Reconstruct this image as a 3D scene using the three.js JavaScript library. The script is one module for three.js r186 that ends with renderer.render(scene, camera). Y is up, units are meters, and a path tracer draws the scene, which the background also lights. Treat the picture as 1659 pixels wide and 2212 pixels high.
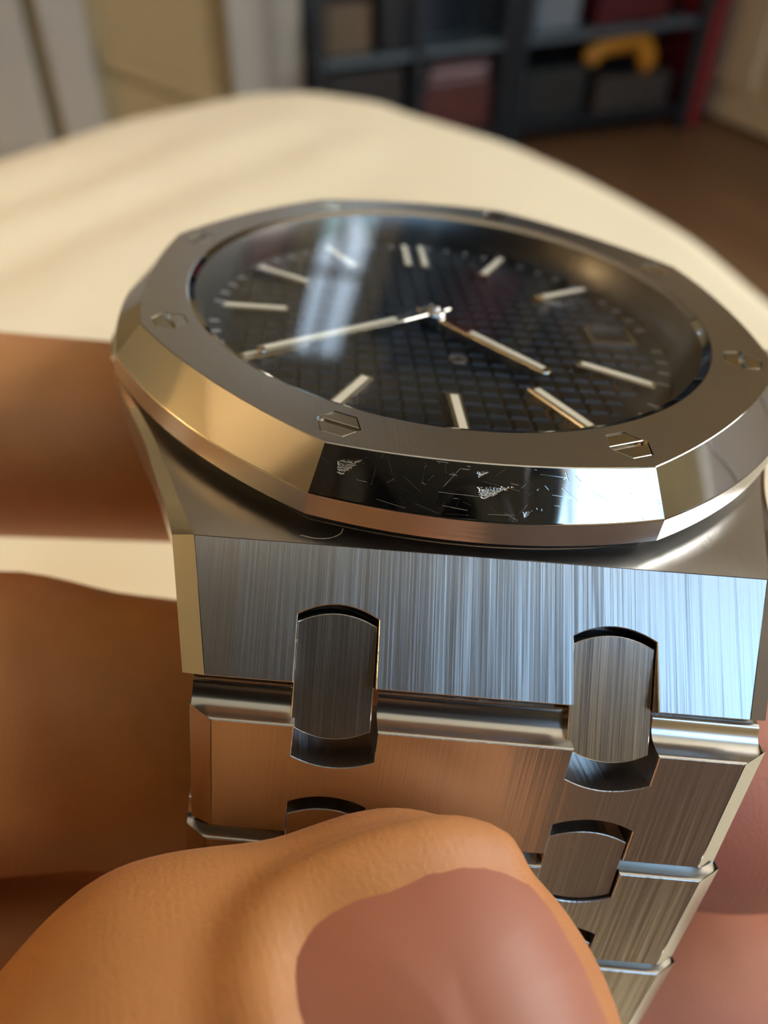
import * as THREE from 'three';
import { RectAreaLightUniformsLib } from 'three/addons/lights/RectAreaLightUniformsLib.js';
import { RoundedBoxGeometry } from 'three/addons/geometries/RoundedBoxGeometry.js';
import { MarchingCubes } from 'three/addons/objects/MarchingCubes.js';
import { mergeGeometries } from 'three/addons/utils/BufferGeometryUtils.js';

// ------------------------------------------------------------------ camera, light, exposure
const scene = new THREE.Scene();
const FPX = 1560, PX = 556.2, PY = 1040.3;                       // focal length and optical axis, in pixels of 1659 x 2212
const EYE = new THREE.Vector3(0, 0.85, 0);                       // the lens, 0.85 m above the floor
const AX = { r: [0.99274, -0.093808, 0.075285], d: [-0.120282, -0.774238, 0.621359], f: [0, -0.625903, -0.779901] }; // picture right, picture down, view direction
const camera = new THREE.PerspectiveCamera(2 * Math.atan(1106 / FPX) * 180 / Math.PI, 1659 / 2212, 0.002, 80);
camera.setViewOffset(1659, 2212, 829.5 - PX, 1106 - PY, 1659, 2212);
camera.matrixAutoUpdate = true;
camera.position.copy(EYE);
camera.quaternion.setFromRotationMatrix(new THREE.Matrix4().makeBasis(new THREE.Vector3(...AX.r), new THREE.Vector3(...AX.d).negate(), new THREE.Vector3(...AX.f).negate()));
camera.focus = 0.0312;
camera.userData.fStop = 32;

const renderer = new THREE.WebGLRenderer({ antialias: true });
renderer.toneMapping = THREE.LinearToneMapping;
renderer.toneMappingExposure = 1.0;
renderer.shadowMap.enabled = true;
RectAreaLightUniformsLib.init();

{ // an even day sky, paler towards the horizon, the same all the way round
  const h = 128, w = 8, data = new Float32Array(w * h * 4);
  for (let y = 0; y < h; y++) for (let x = 0; x < w; x++) {
    const el = Math.max(0, ((y + 0.5) / h - 0.5) * 2), k = Math.pow(1 - el, 2.2), o = (y * w + x) * 4;
    data[o] = 0.42 + 0.5 * k; data[o + 1] = 0.66 + 0.32 * k; data[o + 2] = 1.0; data[o + 3] = 1;
  }
  const sky = new THREE.DataTexture(data, w, h, THREE.RGBAFormat, THREE.FloatType);
  sky.mapping = THREE.EquirectangularReflectionMapping; sky.magFilter = THREE.LinearFilter; sky.needsUpdate = true;
  scene.background = sky; scene.backgroundIntensity = 2.2;
}
const lightColor = (r, g, b) => new THREE.Color().setRGB(r, g, b);
function daylight(name, w, h, at, towards, color, power) {       // the sky's light where it enters a window: just outside the glass
  const l = new THREE.RectAreaLight(color, power, w, h);
  l.name = name; l.position.set(...at); l.lookAt(...towards); scene.add(l);
}
daylight('window_daylight', 2.4, 1.3, [0.77, 2.07, 1.42], [0.77, 2.07, 0], lightColor(0.19, 0.54, 1), 3.5);
daylight('far_window_daylight', 0.42, 1.0, [0.87, 2.1, -3.42], [0.87, 2.1, 0], lightColor(0.6, 0.8, 1), 0.9);
daylight('added_side_daylight', 1.6, 1.5, [2.12, 1.86, -0.1], [0, 1.86, -0.1], lightColor(1, 0.97, 0.92), 13.5);  // added side daylight, brightens bed and room through an unseen window

// ------------------------------------------------------------------ helpers
let seed = 7;
const rnd = () => { seed = (seed * 1664525 + 1013904223) >>> 0; return seed / 4294967296; };
const lerp = (a, b, t) => a + (b - a) * t, clamp = (x, a, b) => Math.min(b, Math.max(a, x));
const sstep = (a, b, x) => { const t = clamp((x - a) / (b - a), 0, 1); return t * t * (3 - 2 * t); };
const D = Math.PI / 180;
function hash(x, y, s) { let h = Math.imul(x, 374761393) ^ Math.imul(y, 668265263) ^ Math.imul(s, 2147483629 | 1); h = Math.imul(h ^ (h >>> 13), 1274126177); h ^= h >>> 16; return (h >>> 0) / 4294967296; }
function vnoise(x, y, px, py, s) {                                // value noise that repeats every px, py cells
  const ix = Math.floor(x), iy = Math.floor(y), fx = x - ix, fy = y - iy, u = fx * fx * (3 - 2 * fx), v = fy * fy * (3 - 2 * fy), m = (a, n) => ((a % n) + n) % n;
  const a = hash(m(ix, px), m(iy, py), s), b = hash(m(ix + 1, px), m(iy, py), s), c = hash(m(ix, px), m(iy + 1, py), s), d = hash(m(ix + 1, px), m(iy + 1, py), s);
  return lerp(lerp(a, b, u), lerp(c, d, u), v);
}
const n3 = (x, y, z, s) => (vnoise(x + z * 0.71, y - z * 0.37, 997, 997, s) + vnoise(y + 13.7 + x * 0.3, z + 5.1, 997, 997, s + 5)) / 2;
function tex(w, h, fn, srgb = false) {
  const data = new Uint8Array(w * h * 4);
  for (let y = 0; y < h; y++) for (let x = 0; x < w; x++) {
    const c = fn(x, y), o = (y * w + x) * 4;
    data[o] = clamp(c[0], 0, 1) * 255; data[o + 1] = clamp(c[1], 0, 1) * 255; data[o + 2] = clamp(c[2], 0, 1) * 255; data[o + 3] = 255;
  }
  const t = new THREE.DataTexture(data, w, h);
  t.wrapS = t.wrapT = THREE.RepeatWrapping; t.magFilter = THREE.LinearFilter; t.minFilter = THREE.LinearMipmapLinearFilter;
  if (srgb) t.colorSpace = THREE.SRGBColorSpace;
  t.needsUpdate = true;
  return t;
}
const lin = (r, g, b) => new THREE.Color().setRGB(r, g, b);
const std = (o) => new THREE.MeshPhysicalMaterial(o);
const names = {};
function numbered(n) { const k = names[n] = (names[n] ?? -1) + 1; return k ? n + '_' + String(k).padStart(3, '0') : n; }
function solid(m) { m.castShadow = m.receiveShadow = true; return m; }
function tag(o, label, category, group) { o.userData.label = label; o.userData.category = category; if (group) o.userData.group = group; return o; }
function top(name, label, category, group) { const g = new THREE.Group(); g.name = numbered(name); scene.add(g); return tag(g, label, category, group); }
function part(name, geo, mat, parent, label) { const m = solid(new THREE.Mesh(geo, mat)); m.name = name; parent.add(m); if (label) m.userData.label = label; return m; }
function struct(name, geo, mat, parent) { const m = solid(new THREE.Mesh(geo, mat)); m.name = name; (parent ?? scene).add(m); if (!parent) m.userData.kind = 'structure'; return m; }
const bx = (x0, x1, y0, y1, z0, z1) => { const g = new THREE.BoxGeometry(x1 - x0, y1 - y0, z1 - z0); g.translate((x0 + x1) / 2, (y0 + y1) / 2, (z0 + z1) / 2); return g; };
const rbx = (x0, x1, y0, y1, z0, z1, r = 0.004) => { const g = new RoundedBoxGeometry(x1 - x0, y1 - y0, z1 - z0, 2, r); g.translate((x0 + x1) / 2, (y0 + y1) / 2, (z0 + z1) / 2); return g; };
const strip1 = (g) => { const k = g.index ? g.toNonIndexed() : g; for (const n of Object.keys(k.attributes)) if (!['position', 'normal', 'uv'].includes(n)) k.deleteAttribute(n); return k; };
const merge = (...g) => mergeGeometries(g.flat().map(strip1));
function ray(u, v) { const a = (u - PX) / FPX, b = (v - PY) / FPX; return new THREE.Vector3(AX.r[0] * a + AX.d[0] * b + AX.f[0], AX.r[1] * a + AX.d[1] * b + AX.f[1], AX.r[2] * a + AX.d[2] * b + AX.f[2]); }
const onZ = (u, v, z) => { const d = ray(u, v); return d.multiplyScalar(z / d.z).add(EYE); };         // where the sight line meets a plane across the room

// surface from rows of points ([x, y, z] each); smooth inside, uv from uvOf(point, row, column)
function sheet(rows, uvOf, normalOf) {
  const nr = rows.length, nc = rows[0].length, pos = [], uv = [], nor = [], idx = [];
  for (let i = 0; i < nr; i++) for (let j = 0; j < nc; j++) { const p = rows[i][j]; pos.push(...p); uv.push(...(uvOf ? uvOf(p, i, j) : [p[0], p[2]])); if (normalOf) nor.push(...normalOf(i, j)); }
  for (let i = 0; i < nr - 1; i++) for (let j = 0; j < nc - 1; j++) { const a = i * nc + j, b = a + 1, c = a + nc, d = c + 1; idx.push(a, c, b, b, c, d); }
  const g = new THREE.BufferGeometry();
  g.setAttribute('position', new THREE.Float32BufferAttribute(pos, 3)); g.setAttribute('uv', new THREE.Float32BufferAttribute(uv, 2)); g.setIndex(idx);
  if (normalOf) g.setAttribute('normal', new THREE.Float32BufferAttribute(nor, 3)); else g.computeVertexNormals();
  return g;
}
function faceUp(g, dir) {                                         // turn a sheet's faces so that most look along dir(x, y, z)
  const p = g.attributes.position, n = g.attributes.normal; let s = 0;
  for (let i = 0; i < p.count; i++) { const d = dir(p.getX(i), p.getY(i), p.getZ(i)); s += d[0] * n.getX(i) + d[1] * n.getY(i) + d[2] * n.getZ(i); }
  if (s < 0) { const a = g.index.array; for (let i = 0; i < a.length; i += 3) { const t = a[i]; a[i] = a[i + 1]; a[i + 1] = t; } for (let i = 0; i < n.array.length; i++) n.array[i] *= -1; }
  return g;
}
const outwards = (x, y, z) => { const r = Math.hypot(x, z) || 1; return [x / r, 0.3, z / r]; };
const MM = 0.001;
const mmPart = (name, geo, mat, parent, label) => part(name, geo.clone().scale(MM, MM, MM), mat, parent, label);

// ------------------------------------------------------------------ room
const M = {};
M.wall = std({ color: lin(0.49, 0.375, 0.19), roughness: 0.9 });
M.ceiling = std({ color: lin(0.46, 0.39, 0.28), roughness: 0.95 });
M.white = std({ color: lin(0.52, 0.51, 0.45), roughness: 0.6 });
M.cream = std({ color: lin(0.82, 0.71, 0.51), roughness: 0.6 });
M.floor = std({ color: lin(0.22, 0.115, 0.055), roughness: 0.45 });
M.floorB = std({ color: lin(0.19, 0.1, 0.05), roughness: 0.45 });
M.floorC = std({ color: lin(0.25, 0.135, 0.066), roughness: 0.42 });
M.glass = std({ color: 0xffffff, transmission: 1, roughness: 0, thickness: 0, ior: 1.5 });
const X0 = -2.3, X1 = 1.98, Z0 = -3.3, Z1 = 1.3, HC = 2.75;
{
  const floor = struct('floor', bx(X0 - 0.1, X1 + 0.1, -0.12, -0.006, Z0 - 0.1, Z1 + 0.1), M.floor);
  const n = 34, w = (X1 - X0) / n;                                // floor boards, each a board with its own joint
  for (let i = 0; i < n; i++) for (let k = 0; k < 3; k++) {
    const x0 = X0 + i * w, off = ((i * 7) % 5) * 0.28, zs = [Z0, Z0 + 1.1 + off, Z0 + 2.9 + off, Z1];
    part('plank', bx(x0 + 0.001, x0 + w - 0.001, -0.012, 0, zs[k] + 0.001, zs[k + 1] - 0.001), [M.floor, M.floorB, M.floorC][(i * 3 + k * 2) % 3], floor);
  }
  struct('ceiling', bx(X0 - 0.1, X1 + 0.1, HC, HC + 0.12, Z0 - 0.1, Z1 + 0.1), M.ceiling);
  struct('wall_left', bx(X0 - 0.12, X0, 0, HC, Z0, Z1), M.wall);
  const hole = (xa, xb, ya, yb, z0, z1) => merge(bx(X0, xa, 0, HC, z0, z1), bx(xb, X1, 0, HC, z0, z1), bx(xa, xb, 0, ya, z0, z1), bx(xa, xb, yb, HC, z0, z1));
  const WZ0 = -0.8, WZ1 = 0.6, WY0 = 1.2, WY1 = 2.52;
  struct('wall_right', merge(bx(X1, X1 + 0.1, 0, HC, Z0, WZ0), bx(X1, X1 + 0.1, 0, HC, WZ1, Z1), bx(X1, X1 + 0.1, 0, WY0, WZ0, WZ1), bx(X1, X1 + 0.1, WY1, HC, WZ0, WZ1)), M.wall);
  struct('wall_far', hole(0.72, 1.03, 1.62, 2.55, Z0 - 0.1, Z0), M.wall);
  struct('wall_back', hole(-0.35, 1.9, 1.48, 2.66, Z1, Z1 + 0.1), M.wall);
  function windowIn(name, xa, xb, ya, yb, z, bars, rails) {
    const w = struct(name, merge(bx(xa, xa + 0.04, ya, yb, z - 0.03, z + 0.03), bx(xb - 0.04, xb, ya, yb, z - 0.03, z + 0.03), bx(xa + 0.04, xb - 0.04, ya, ya + 0.05, z - 0.03, z + 0.03), bx(xa + 0.04, xb - 0.04, yb - 0.05, yb, z - 0.03, z + 0.03)), M.white);
    const xs = [xa + 0.04, ...bars, xb - 0.04], ys = [ya + 0.05, ...rails, yb - 0.05];
    for (const x of bars) part('mullion', bx(x - 0.015, x + 0.015, ya + 0.05, yb - 0.05, z - 0.02, z + 0.02), M.white, w);
    for (const y of rails) part('glazing_bar', bx(xa + 0.04, xb - 0.04, y - 0.015, y + 0.015, z - 0.018, z + 0.018), M.white, w);
    for (let i = 0; i < xs.length - 1; i++) for (let j = 0; j < ys.length - 1; j++) { const g = new THREE.PlaneGeometry(xs[i + 1] - xs[i], ys[j + 1] - ys[j]); g.translate((xs[i] + xs[i + 1]) / 2, (ys[j] + ys[j + 1]) / 2, z); part('pane', g, M.glass, w); }
    return w;
  }
  windowIn('window_1', -0.35, 1.9, 1.48, 2.66, Z1 + 0.05, [0.4, 1.15], []);
  windowIn('window_2', 0.72, 1.03, 1.62, 2.55, Z0 - 0.05, [0.86], [2.05]);
  const w3 = windowIn('added_window_3', WZ0, WZ1, WY0, WY1, 0, [-0.1], [1.95]);  // unseen window added in the right wall for the main light
  w3.rotation.y = -Math.PI / 2; w3.position.x = X1 + 0.05;
  // white pier beside the rack, and a boxed white door frame on the other side of the tan wall
  const pa = onZ(497, 100, Z0 + 0.12), pb = onZ(652, 100, Z0 + 0.12);
  struct('trim_1', bx(pa.x, pb.x, 0, HC, Z0, Z0 + 0.12), M.white);
  const d0 = onZ(-60, 150, Z0 + 0.1), d1 = onZ(72, 150, Z0 + 0.1), d2 = onZ(112, 150, Z0 + 0.1), d3 = onZ(205, 150, Z0 + 0.1);
  const door = struct('door_1', rbx(d0.x - 0.5, d1.x, 0.01, 2.05, Z0 + 0.02, Z0 + 0.07), M.white);
  for (const y of [0.15, 1.05]) part('door_panel', rbx(d0.x - 0.38, d1.x - 0.1, y, y + 0.75, Z0 + 0.07, Z0 + 0.08), M.white, door);
  struct('trim_2', bx(d2.x, d3.x, 0, 2.15, Z0, Z0 + 0.11), M.white);
  const s0 = onZ(215, 118, Z0 + 0.02), s1 = onZ(490, 222, Z0 + 0.02), len = Math.hypot(s1.x - s0.x, s1.y - s0.y), sg = bx(-len / 2, len / 2, -0.035, 0.035, 0, 0.03);
  sg.rotateZ(Math.atan2(s1.y - s0.y, s1.x - s0.x)); sg.translate((s0.x + s1.x) / 2, (s0.y + s1.y) / 2, Z0);
  struct('streak_board_3', sg, M.wall);  // board added in place of a light streak across the tan wall
  // the cream panelled door in the right-hand wall
  const door2 = struct('door_2', rbx(X1 - 0.035, X1 + 0.002, 0.02, 2.05, -3.14, -2.3), M.cream);
  for (const [y0, y1] of [[0.14, 0.42], [0.52, 1.95]]) for (const [z0, z1] of [[-3.06, -2.78], [-2.66, -2.38]]) part('door_panel', rbx(X1 - 0.047, X1 - 0.034, y0, y1, z0, z1), M.cream, door2);
  struct('baseboard_right', bx(X1 - 0.02, X1, 0, 0.11, -2.2, Z1), M.cream);
  struct('baseboard_left', bx(X0, X0 + 0.02, 0, 0.11, Z0, Z1), M.white);
}
// ------------------------------------------------------------------ outside the far window: a tree
{
  const t = top('garden_tree', 'green leafy tree outside the narrow window', 'tree');
  const green = std({ color: lin(0.1, 0.2, 0.07), roughness: 0.9 });
  const bark = std({ color: lin(0.12, 0.08, 0.05), roughness: 0.95 });
  const tr = new THREE.CylinderGeometry(0.09, 0.16, 3.2, 12); tr.translate(1.9, 0.2, -8); part('trunk', tr, bark, t);
  const blobs = [];
  for (let i = 0; i < 60; i++) { const g = new THREE.IcosahedronGeometry(0.28 + rnd() * 0.25, 1); g.translate(1.9 + (rnd() - 0.5) * 1.7, 2.1 + (rnd() - 0.4) * 1.4, -8 + (rnd() - 0.5) * 1.4); blobs.push(g); }
  part('foliage', merge(blobs), green, t);
}
// ------------------------------------------------------------------ bed
{
  const pts = [[-1.5, 0.75], [-1.75, 0.25], [-1.4, -0.2], [-0.76, -0.6], [-0.27, -0.9], [-0.02, -1.06], [0.11, -1.09], [0.2, -1.0], [0.255, -0.87], [0.318, -0.68], [0.338, -0.5], [0.325, -0.33], [0.33, 0.1], [0.33, 0.6], [0.0, 0.9], [-0.8, 0.95]].map(([x, z]) => new THREE.Vector3(x, 0, z));
  const curve = new THREE.CatmullRomCurve3(pts, true, 'centripetal'), N = 260, outline = curve.getSpacedPoints(N), cx = -0.62, cz = -0.02, TOP = 0.662;
  const rows = [], fold = (x, z) => {
    const a = x * 0.8 + z * 0.6;                                 // soft long folds in the cover
    return 0.0045 * Math.sin(a * 34 + 2 * Math.sin(z * 9 + x * 4)) * sstep(0.35, -0.25, x) + 0.006 * (vnoise(x * 7 + 40, z * 5 + 40, 997, 997, 3) - 0.5) + 0.004 * (vnoise(x * 19 + 40, z * 15 + 40, 997, 997, 4) - 0.5);
  };
  for (let i = 0; i <= 90; i++) {
    const row = [];
    for (let j = 0; j <= N; j++) {
      const o = outline[j], dx = o.x - cx, dz = o.z - cz, L = Math.hypot(dx, dz), R = 0.055;
      if (i <= 50) { const k = (i / 50) * (L - R) / L, x = cx + dx * k, z = cz + dz * k; row.push([x, TOP + fold(x, z) - 0.012 * Math.pow(i / 50, 6), z]); }
      else if (i <= 64) { const a = (i - 50) / 14 * Math.PI / 2, k = (L - R + R * Math.sin(a)) / L, x = cx + dx * k, z = cz + dz * k; row.push([x, TOP - 0.012 + fold(x, z) * (1 - (i - 50) / 14) - R * (1 - Math.cos(a)), z]); }
      else { const s = (i - 64) / 26, k = (L + 0.012 * Math.sin(j * 0.5) * s) / L; row.push([cx + dx * k, TOP - 0.012 - R - s * 0.33, cz + dz * k]); }
    }
    rows.push(row);
  }
  const weave = tex(128, 128, (x, y) => { const v = 0.5 + 0.25 * Math.sin(x / 128 * Math.PI * 32) * Math.sin(y / 128 * Math.PI * 32) + 0.3 * (hash(x, y, 3) - 0.5); return [v, v, v]; });
  weave.repeat.set(60, 60);
  const linen = std({ color: lin(0.81, 0.685, 0.46), roughness: 0.92, bumpMap: weave, bumpScale: 0.0004, sheen: 0.3, sheenColor: new THREE.Color(1, 0.95, 0.85), sheenRoughness: 0.6 });
  const bed = top('bed', 'bed under a smooth cream cover with rounded corner', 'bed');
  part('cover', faceUp(sheet(rows, (p) => [p[0], p[2]]), (x, y, z) => [0, 1, 0]), linen, bed);
  const base = std({ color: lin(0.2, 0.14, 0.09), roughness: 0.6 });
  part('frame', rbx(-1.35, 0.08, 0.12, 0.4, -0.5, 0.75), base, bed);
  for (const [x, z] of [[-1.3, 0.7], [0.03, 0.7], [-1.3, -0.3], [0.03, -0.45]]) part('leg', rbx(x - 0.03, x + 0.03, 0, 0.13, z - 0.03, z + 0.03), base, bed);
}
// ------------------------------------------------------------------ unseen floor lamp added for warm light on the watch's facets on that side
{
  const lamp = top('added_floor_lamp', 'added unseen floor lamp with warm cream drum shade by the wall beside the bed', 'lamp');
  const brass = std({ color: lin(0.5, 0.38, 0.18), metalness: 1, roughness: 0.3 }), lx = -2.0, lz = -0.35;
  const b = new THREE.CylinderGeometry(0.14, 0.15, 0.025, 48); b.translate(lx, 0.0125, lz); part('base', b, brass, lamp);
  const p = new THREE.CylinderGeometry(0.011, 0.011, 1.5, 16); p.translate(lx, 0.77, lz); part('pole', p, brass, lamp);
  const sh = new THREE.CylinderGeometry(0.2, 0.24, 0.34, 64, 1, true); sh.translate(lx, 1.72, lz); part('shade', sh, std({ color: lin(0.85, 0.72, 0.5), roughness: 1, transmission: 0.55, thickness: 0, side: THREE.DoubleSide }), lamp);
  const bu = new THREE.SphereGeometry(0.035, 24, 16); bu.translate(lx, 1.66, lz); part('bulb', bu, std({ color: 0xffffff, emissive: lightColor(1, 0.72, 0.4), emissiveIntensity: 12 }), lamp);
  const so = new THREE.CylinderGeometry(0.018, 0.018, 0.11, 16); so.translate(lx, 1.575, lz); part('socket', so, brass, lamp);
  const l = new THREE.PointLight(lightColor(1, 0.74, 0.42), 7); l.name = 'added_bulb_light'; l.position.set(lx, 1.66, lz); l.castShadow = true; l.shadow.radius = 1.6; lamp.add(l);
}
{ // unseen closet added to darken the end of the facet that looks to six
  const w = top('added_wardrobe', 'added unseen dark brown two door closet against the back wall', 'added_wardrobe');
  const dark = std({ color: lin(0.045, 0.03, 0.022), roughness: 0.5 }), x0 = -1.8, x1 = -0.45, z0 = Z1 - 0.22, z1 = Z1 - 0.005;
  part('body', rbx(x0, x1, 0, 2.35, z0, z1), dark, w);
  for (const [a, b, h] of [[x0 + 0.02, (x0 + x1) / 2 - 0.004, 1], [(x0 + x1) / 2 + 0.004, x1 - 0.02, -1]]) { const d = part('door', rbx(a, b, 0.08, 2.3, z0 - 0.02, z0), dark, w), k = h > 0 ? b - 0.05 : a + 0.05; part('handle', rbx(k - 0.008, k + 0.008, 1.0, 1.2, z0 - 0.045, z0 - 0.02, 0.005), M.white, d); }
}
{ // unseen white heater added under the side window to brighten the facet there
  const r = top('added_radiator', 'added unseen white flat panel heater under the side window', 'added_radiator'), paint = std({ color: lin(0.8, 0.79, 0.75), roughness: 0.4 });
  for (let k = 0; k < 3; k++) part('panel', rbx(X1 - 0.13, X1 - 0.05, 0.14, 0.98, -1.15 + k * 0.53, -0.63 + k * 0.53, 0.02), paint, r);
  part('header', rbx(X1 - 0.11, X1 - 0.07, 0.18, 0.24, -1.15, 0.44, 0.015), paint, r);
  for (const z of [-1.0, 0.3]) part('foot', rbx(X1 - 0.11, X1 - 0.07, 0, 0.16, z - 0.02, z + 0.02), paint, r);
}
{ // unseen blanket added for the dark brown that bracelet and bezel's flank mirror
  const b = top('added_folded_blanket', 'added unseen folded mauve brown blanket lying on the bed', 'blanket'), wool = std({ color: lin(0.15, 0.085, 0.07), roughness: 1 });
  for (let k = 0; k < 3; k++) { const g = new RoundedBoxGeometry(0.86 - k * 0.02, 0.022, 0.66 - k * 0.02, 3, 0.01); g.translate(-0.18 + k * 0.004, 0.684 + k * 0.0215, 0.46 + k * 0.005); part('fold', g, wool, b); }
}
// ------------------------------------------------------------------ rack and what stands on it
{
  const steel = std({ color: lin(0.028, 0.036, 0.045), roughness: 0.42, metalness: 0.3 });
  const board = std({ color: lin(0.12, 0.16, 0.19), roughness: 0.4, metalness: 0.2 });
  const rack = top('metal_shelf_unit', 'tall dark blue grey metal shelf unit against the far wall', 'shelf');
  const zf = -2.93, zb = -3.28, xl = 1.13, xr = 1.79;
  for (const x of [xl, xr]) for (const z of [zf, zb]) part('post', rbx(x - 0.02, x + 0.02, 0, 2.35, z - 0.02, z + 0.02), steel, rack);
  for (const y of [0.08, 0.37, 0.86, 1.32, 1.78, 2.3]) part('shelf', rbx(xl, xr, y - 0.025, y, zb, zf), y < 0.3 ? steel : board, rack);
  part('back_panel', bx(xl, xr, 0.06, 2.32, zb - 0.005, zb + 0.002), steel, rack);
  const low = top('low_shelf_unit', 'low dark metal shelf unit between white pier and tall shelf', 'shelf');
  const x2 = 0.4, x3 = 1.08;
  for (const x of [x2, 0.76, x3]) for (const z of [zf, zb]) part('post', rbx(x - 0.018, x + 0.018, 0, 0.8, z - 0.018, z + 0.018), steel, low);
  for (const y of [0.08, 0.37, 0.8]) part('shelf', rbx(x2, x3, y - 0.025, y, zb, zf), y === 0.37 ? board : steel, low);
  part('back_panel', bx(x2, x3, 0.06, 0.8, zb - 0.005, zb + 0.002), steel, low);
  const item = (name, label, cat, x0, x1, y0, h, z0, z1, c, r = 0.5, grp) => { const m = solid(new THREE.Mesh(rbx(x0, x1, y0, y0 + h, z0, z1, Math.min(0.008, h * 0.3)), std({ color: lin(...c), roughness: r }))); m.name = numbered(name); scene.add(m); return tag(m, label, cat, grp); };
  item('storage_box', 'dark grey storage box on lowest tray of low shelf unit', 'box', 0.44, 0.72, 0.081, 0.24, -3.22, -2.97, [0.03, 0.026, 0.022]);
  item('storage_box', 'reddish brown box on lowest tray beside the dark grey box', 'box', 0.79, 1.05, 0.081, 0.15, -3.2, -2.96, [0.12, 0.035, 0.028]);
  const mags = [[0.1, 0.03, 0.035], [0.3, 0.2, 0.2], [0.16, 0.06, 0.06], [0.42, 0.36, 0.36], [0.2, 0.07, 0.09]];
  mags.forEach((c, i) => item('magazine', ['maroon magazine at bottom of the flat pile', 'dusty pink magazine second in the flat pile', 'dull red magazine in the middle of the pile', 'pale grey magazine under the top one', 'wine red magazine on top of the pile'][i], 'magazine', 0.8 + i * 0.005, 1.04 - (i % 2) * 0.012, 0.231 + i * 0.016, 0.0155, -3.17 + i * 0.004, -2.965, c, 0.35, 'magazines on the low shelf unit'));
  item('storage_box', 'tan cardboard box on middle tray of low shelf unit', 'box', 0.44, 0.6, 0.371, 0.16, -3.2, -3.0, [0.16, 0.11, 0.06]);
  item('storage_box', 'black box on middle tray beside the cardboard box', 'box', 0.63, 0.74, 0.371, 0.3, -3.2, -2.98, [0.012, 0.013, 0.015]);
  item('storage_box', 'light grey blue box on the middle tray of tall shelf unit', 'box', 1.2, 1.36, 0.371, 0.26, -3.2, -3.0, [0.24, 0.28, 0.32]);
  item('storage_box', 'dark crimson box beside the light grey blue box', 'box', 1.42, 1.68, 0.371, 0.2, -3.2, -2.98, [0.1, 0.008, 0.012]);
  item('red_binder', 'bright red binder standing on end beside the tall shelf unit', 'binder', 1.815, 1.875, 0.0, 0.62, -3.24, -2.93, [0.27, 0.015, 0.02]);
  item('storage_box', 'deep red box high on the tall shelf unit', 'box', 1.4, 1.62, 1.781, 0.34, -3.22, -2.98, [0.16, 0.012, 0.02]);
  item('storage_box', 'charcoal box low on bottom tray of tall shelf unit', 'box', 1.18, 1.42, 0.081, 0.17, -3.2, -2.98, [0.03, 0.032, 0.032]);
  item('storage_box', 'grey brown box on bottom tray under the yellow item', 'box', 1.46, 1.74, 0.081, 0.12, -3.2, -2.96, [0.06, 0.052, 0.045]);
  // the amber yellow arched thing
  const y = top('plastic_arch', 'amber yellow arched plastic item on grey brown box', 'item');
  const amber = std({ color: lin(0.62, 0.27, 0.025), roughness: 0.35 });
  const a0 = 0.201;
  const arch = new THREE.TubeGeometry(new THREE.CatmullRomCurve3([[1.42, a0 + 0.055, -2.99], [1.44, a0 + 0.09, -2.99], [1.53, a0 + 0.105, -2.99], [1.61, a0 + 0.1, -2.99], [1.64, a0 + 0.03, -2.98]].map((p) => new THREE.Vector3(...p))), 30, 0.033, 12);
  part('body', arch, amber, y); const leg = new THREE.CapsuleGeometry(0.028, 0.03, 6, 12); leg.translate(1.64, a0 + 0.043, -2.98); part('foot', leg, amber, y);
  const f = top('wall_picture', 'rust red framed picture hung between pier and window', 'picture');
  part('frame', merge(bx(0.4, 0.42, 1.55, 2.1, Z0, Z0 + 0.02), bx(0.6, 0.62, 1.55, 2.1, Z0, Z0 + 0.02), bx(0.42, 0.6, 1.55, 1.57, Z0, Z0 + 0.02), bx(0.42, 0.6, 2.08, 2.1, Z0, Z0 + 0.02)), steel, f);
  part('canvas', bx(0.42, 0.6, 1.57, 2.08, Z0, Z0 + 0.01), std({ color: lin(0.3, 0.1, 0.05), roughness: 0.8 }), f);
}
// ------------------------------------------------------------------ steel
// brushed steel: fine grooves that run along v; uv in millimetres
const grooves = (w, h, cells, s0) => tex(w, h, (x, y) => {
  let t = 0, a = 0;
  for (const [cw, ch, amp, s] of cells) { t += amp * (vnoise(x / cw, y / ch + hash(Math.floor(x / cw), 1, s) * 9, Math.round(w / cw), Math.round(h / ch), s + s0) - 0.5) * 2; a += amp; }
  t /= a;
  return [0.5 + 0.5 * t, 0.5, 1];
});
const brushN = grooves(2048, 256, [[2, 32, 0.8, 1], [4, 64, 1, 2], [16, 64, 0.6, 3], [64, 128, 0.35, 4]], 10);
brushN.repeat.set(1 / 16, 1 / 24);
const brushFine = grooves(1024, 256, [[2, 16, 1, 1], [4, 32, 0.7, 2], [32, 64, 0.25, 3]], 60);
brushFine.repeat.set(1 / 9, 1 / 20);
const scuff = tex(512, 512, (x, y) => { const v = 0.5 * vnoise(x / 4, y / 4, 128, 128, 5) + 0.5 * vnoise(x / 23.27, y / 23.27, 22, 22, 6), k = 0.55 + 0.45 * v; return [k, k, k]; });
scuff.repeat.set(1 / 12, 1 / 12);
const STEEL = [0.60, 0.585, 0.56];
M.brushed = std({ color: lin(...STEEL), metalness: 1, roughness: 0.34, anisotropy: 0.7, normalMap: brushN, normalScale: new THREE.Vector2(0.28, 0.28) });
M.brushedTop = std({ color: lin(...STEEL), metalness: 1, roughness: 0.3, anisotropy: 0.7, normalMap: brushFine, normalScale: new THREE.Vector2(0.13, 0.13) });
M.link = std({ color: lin(...STEEL), metalness: 1, roughness: 0.33, anisotropy: 0.6, normalMap: brushN, normalScale: new THREE.Vector2(0.3, 0.3) });
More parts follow.
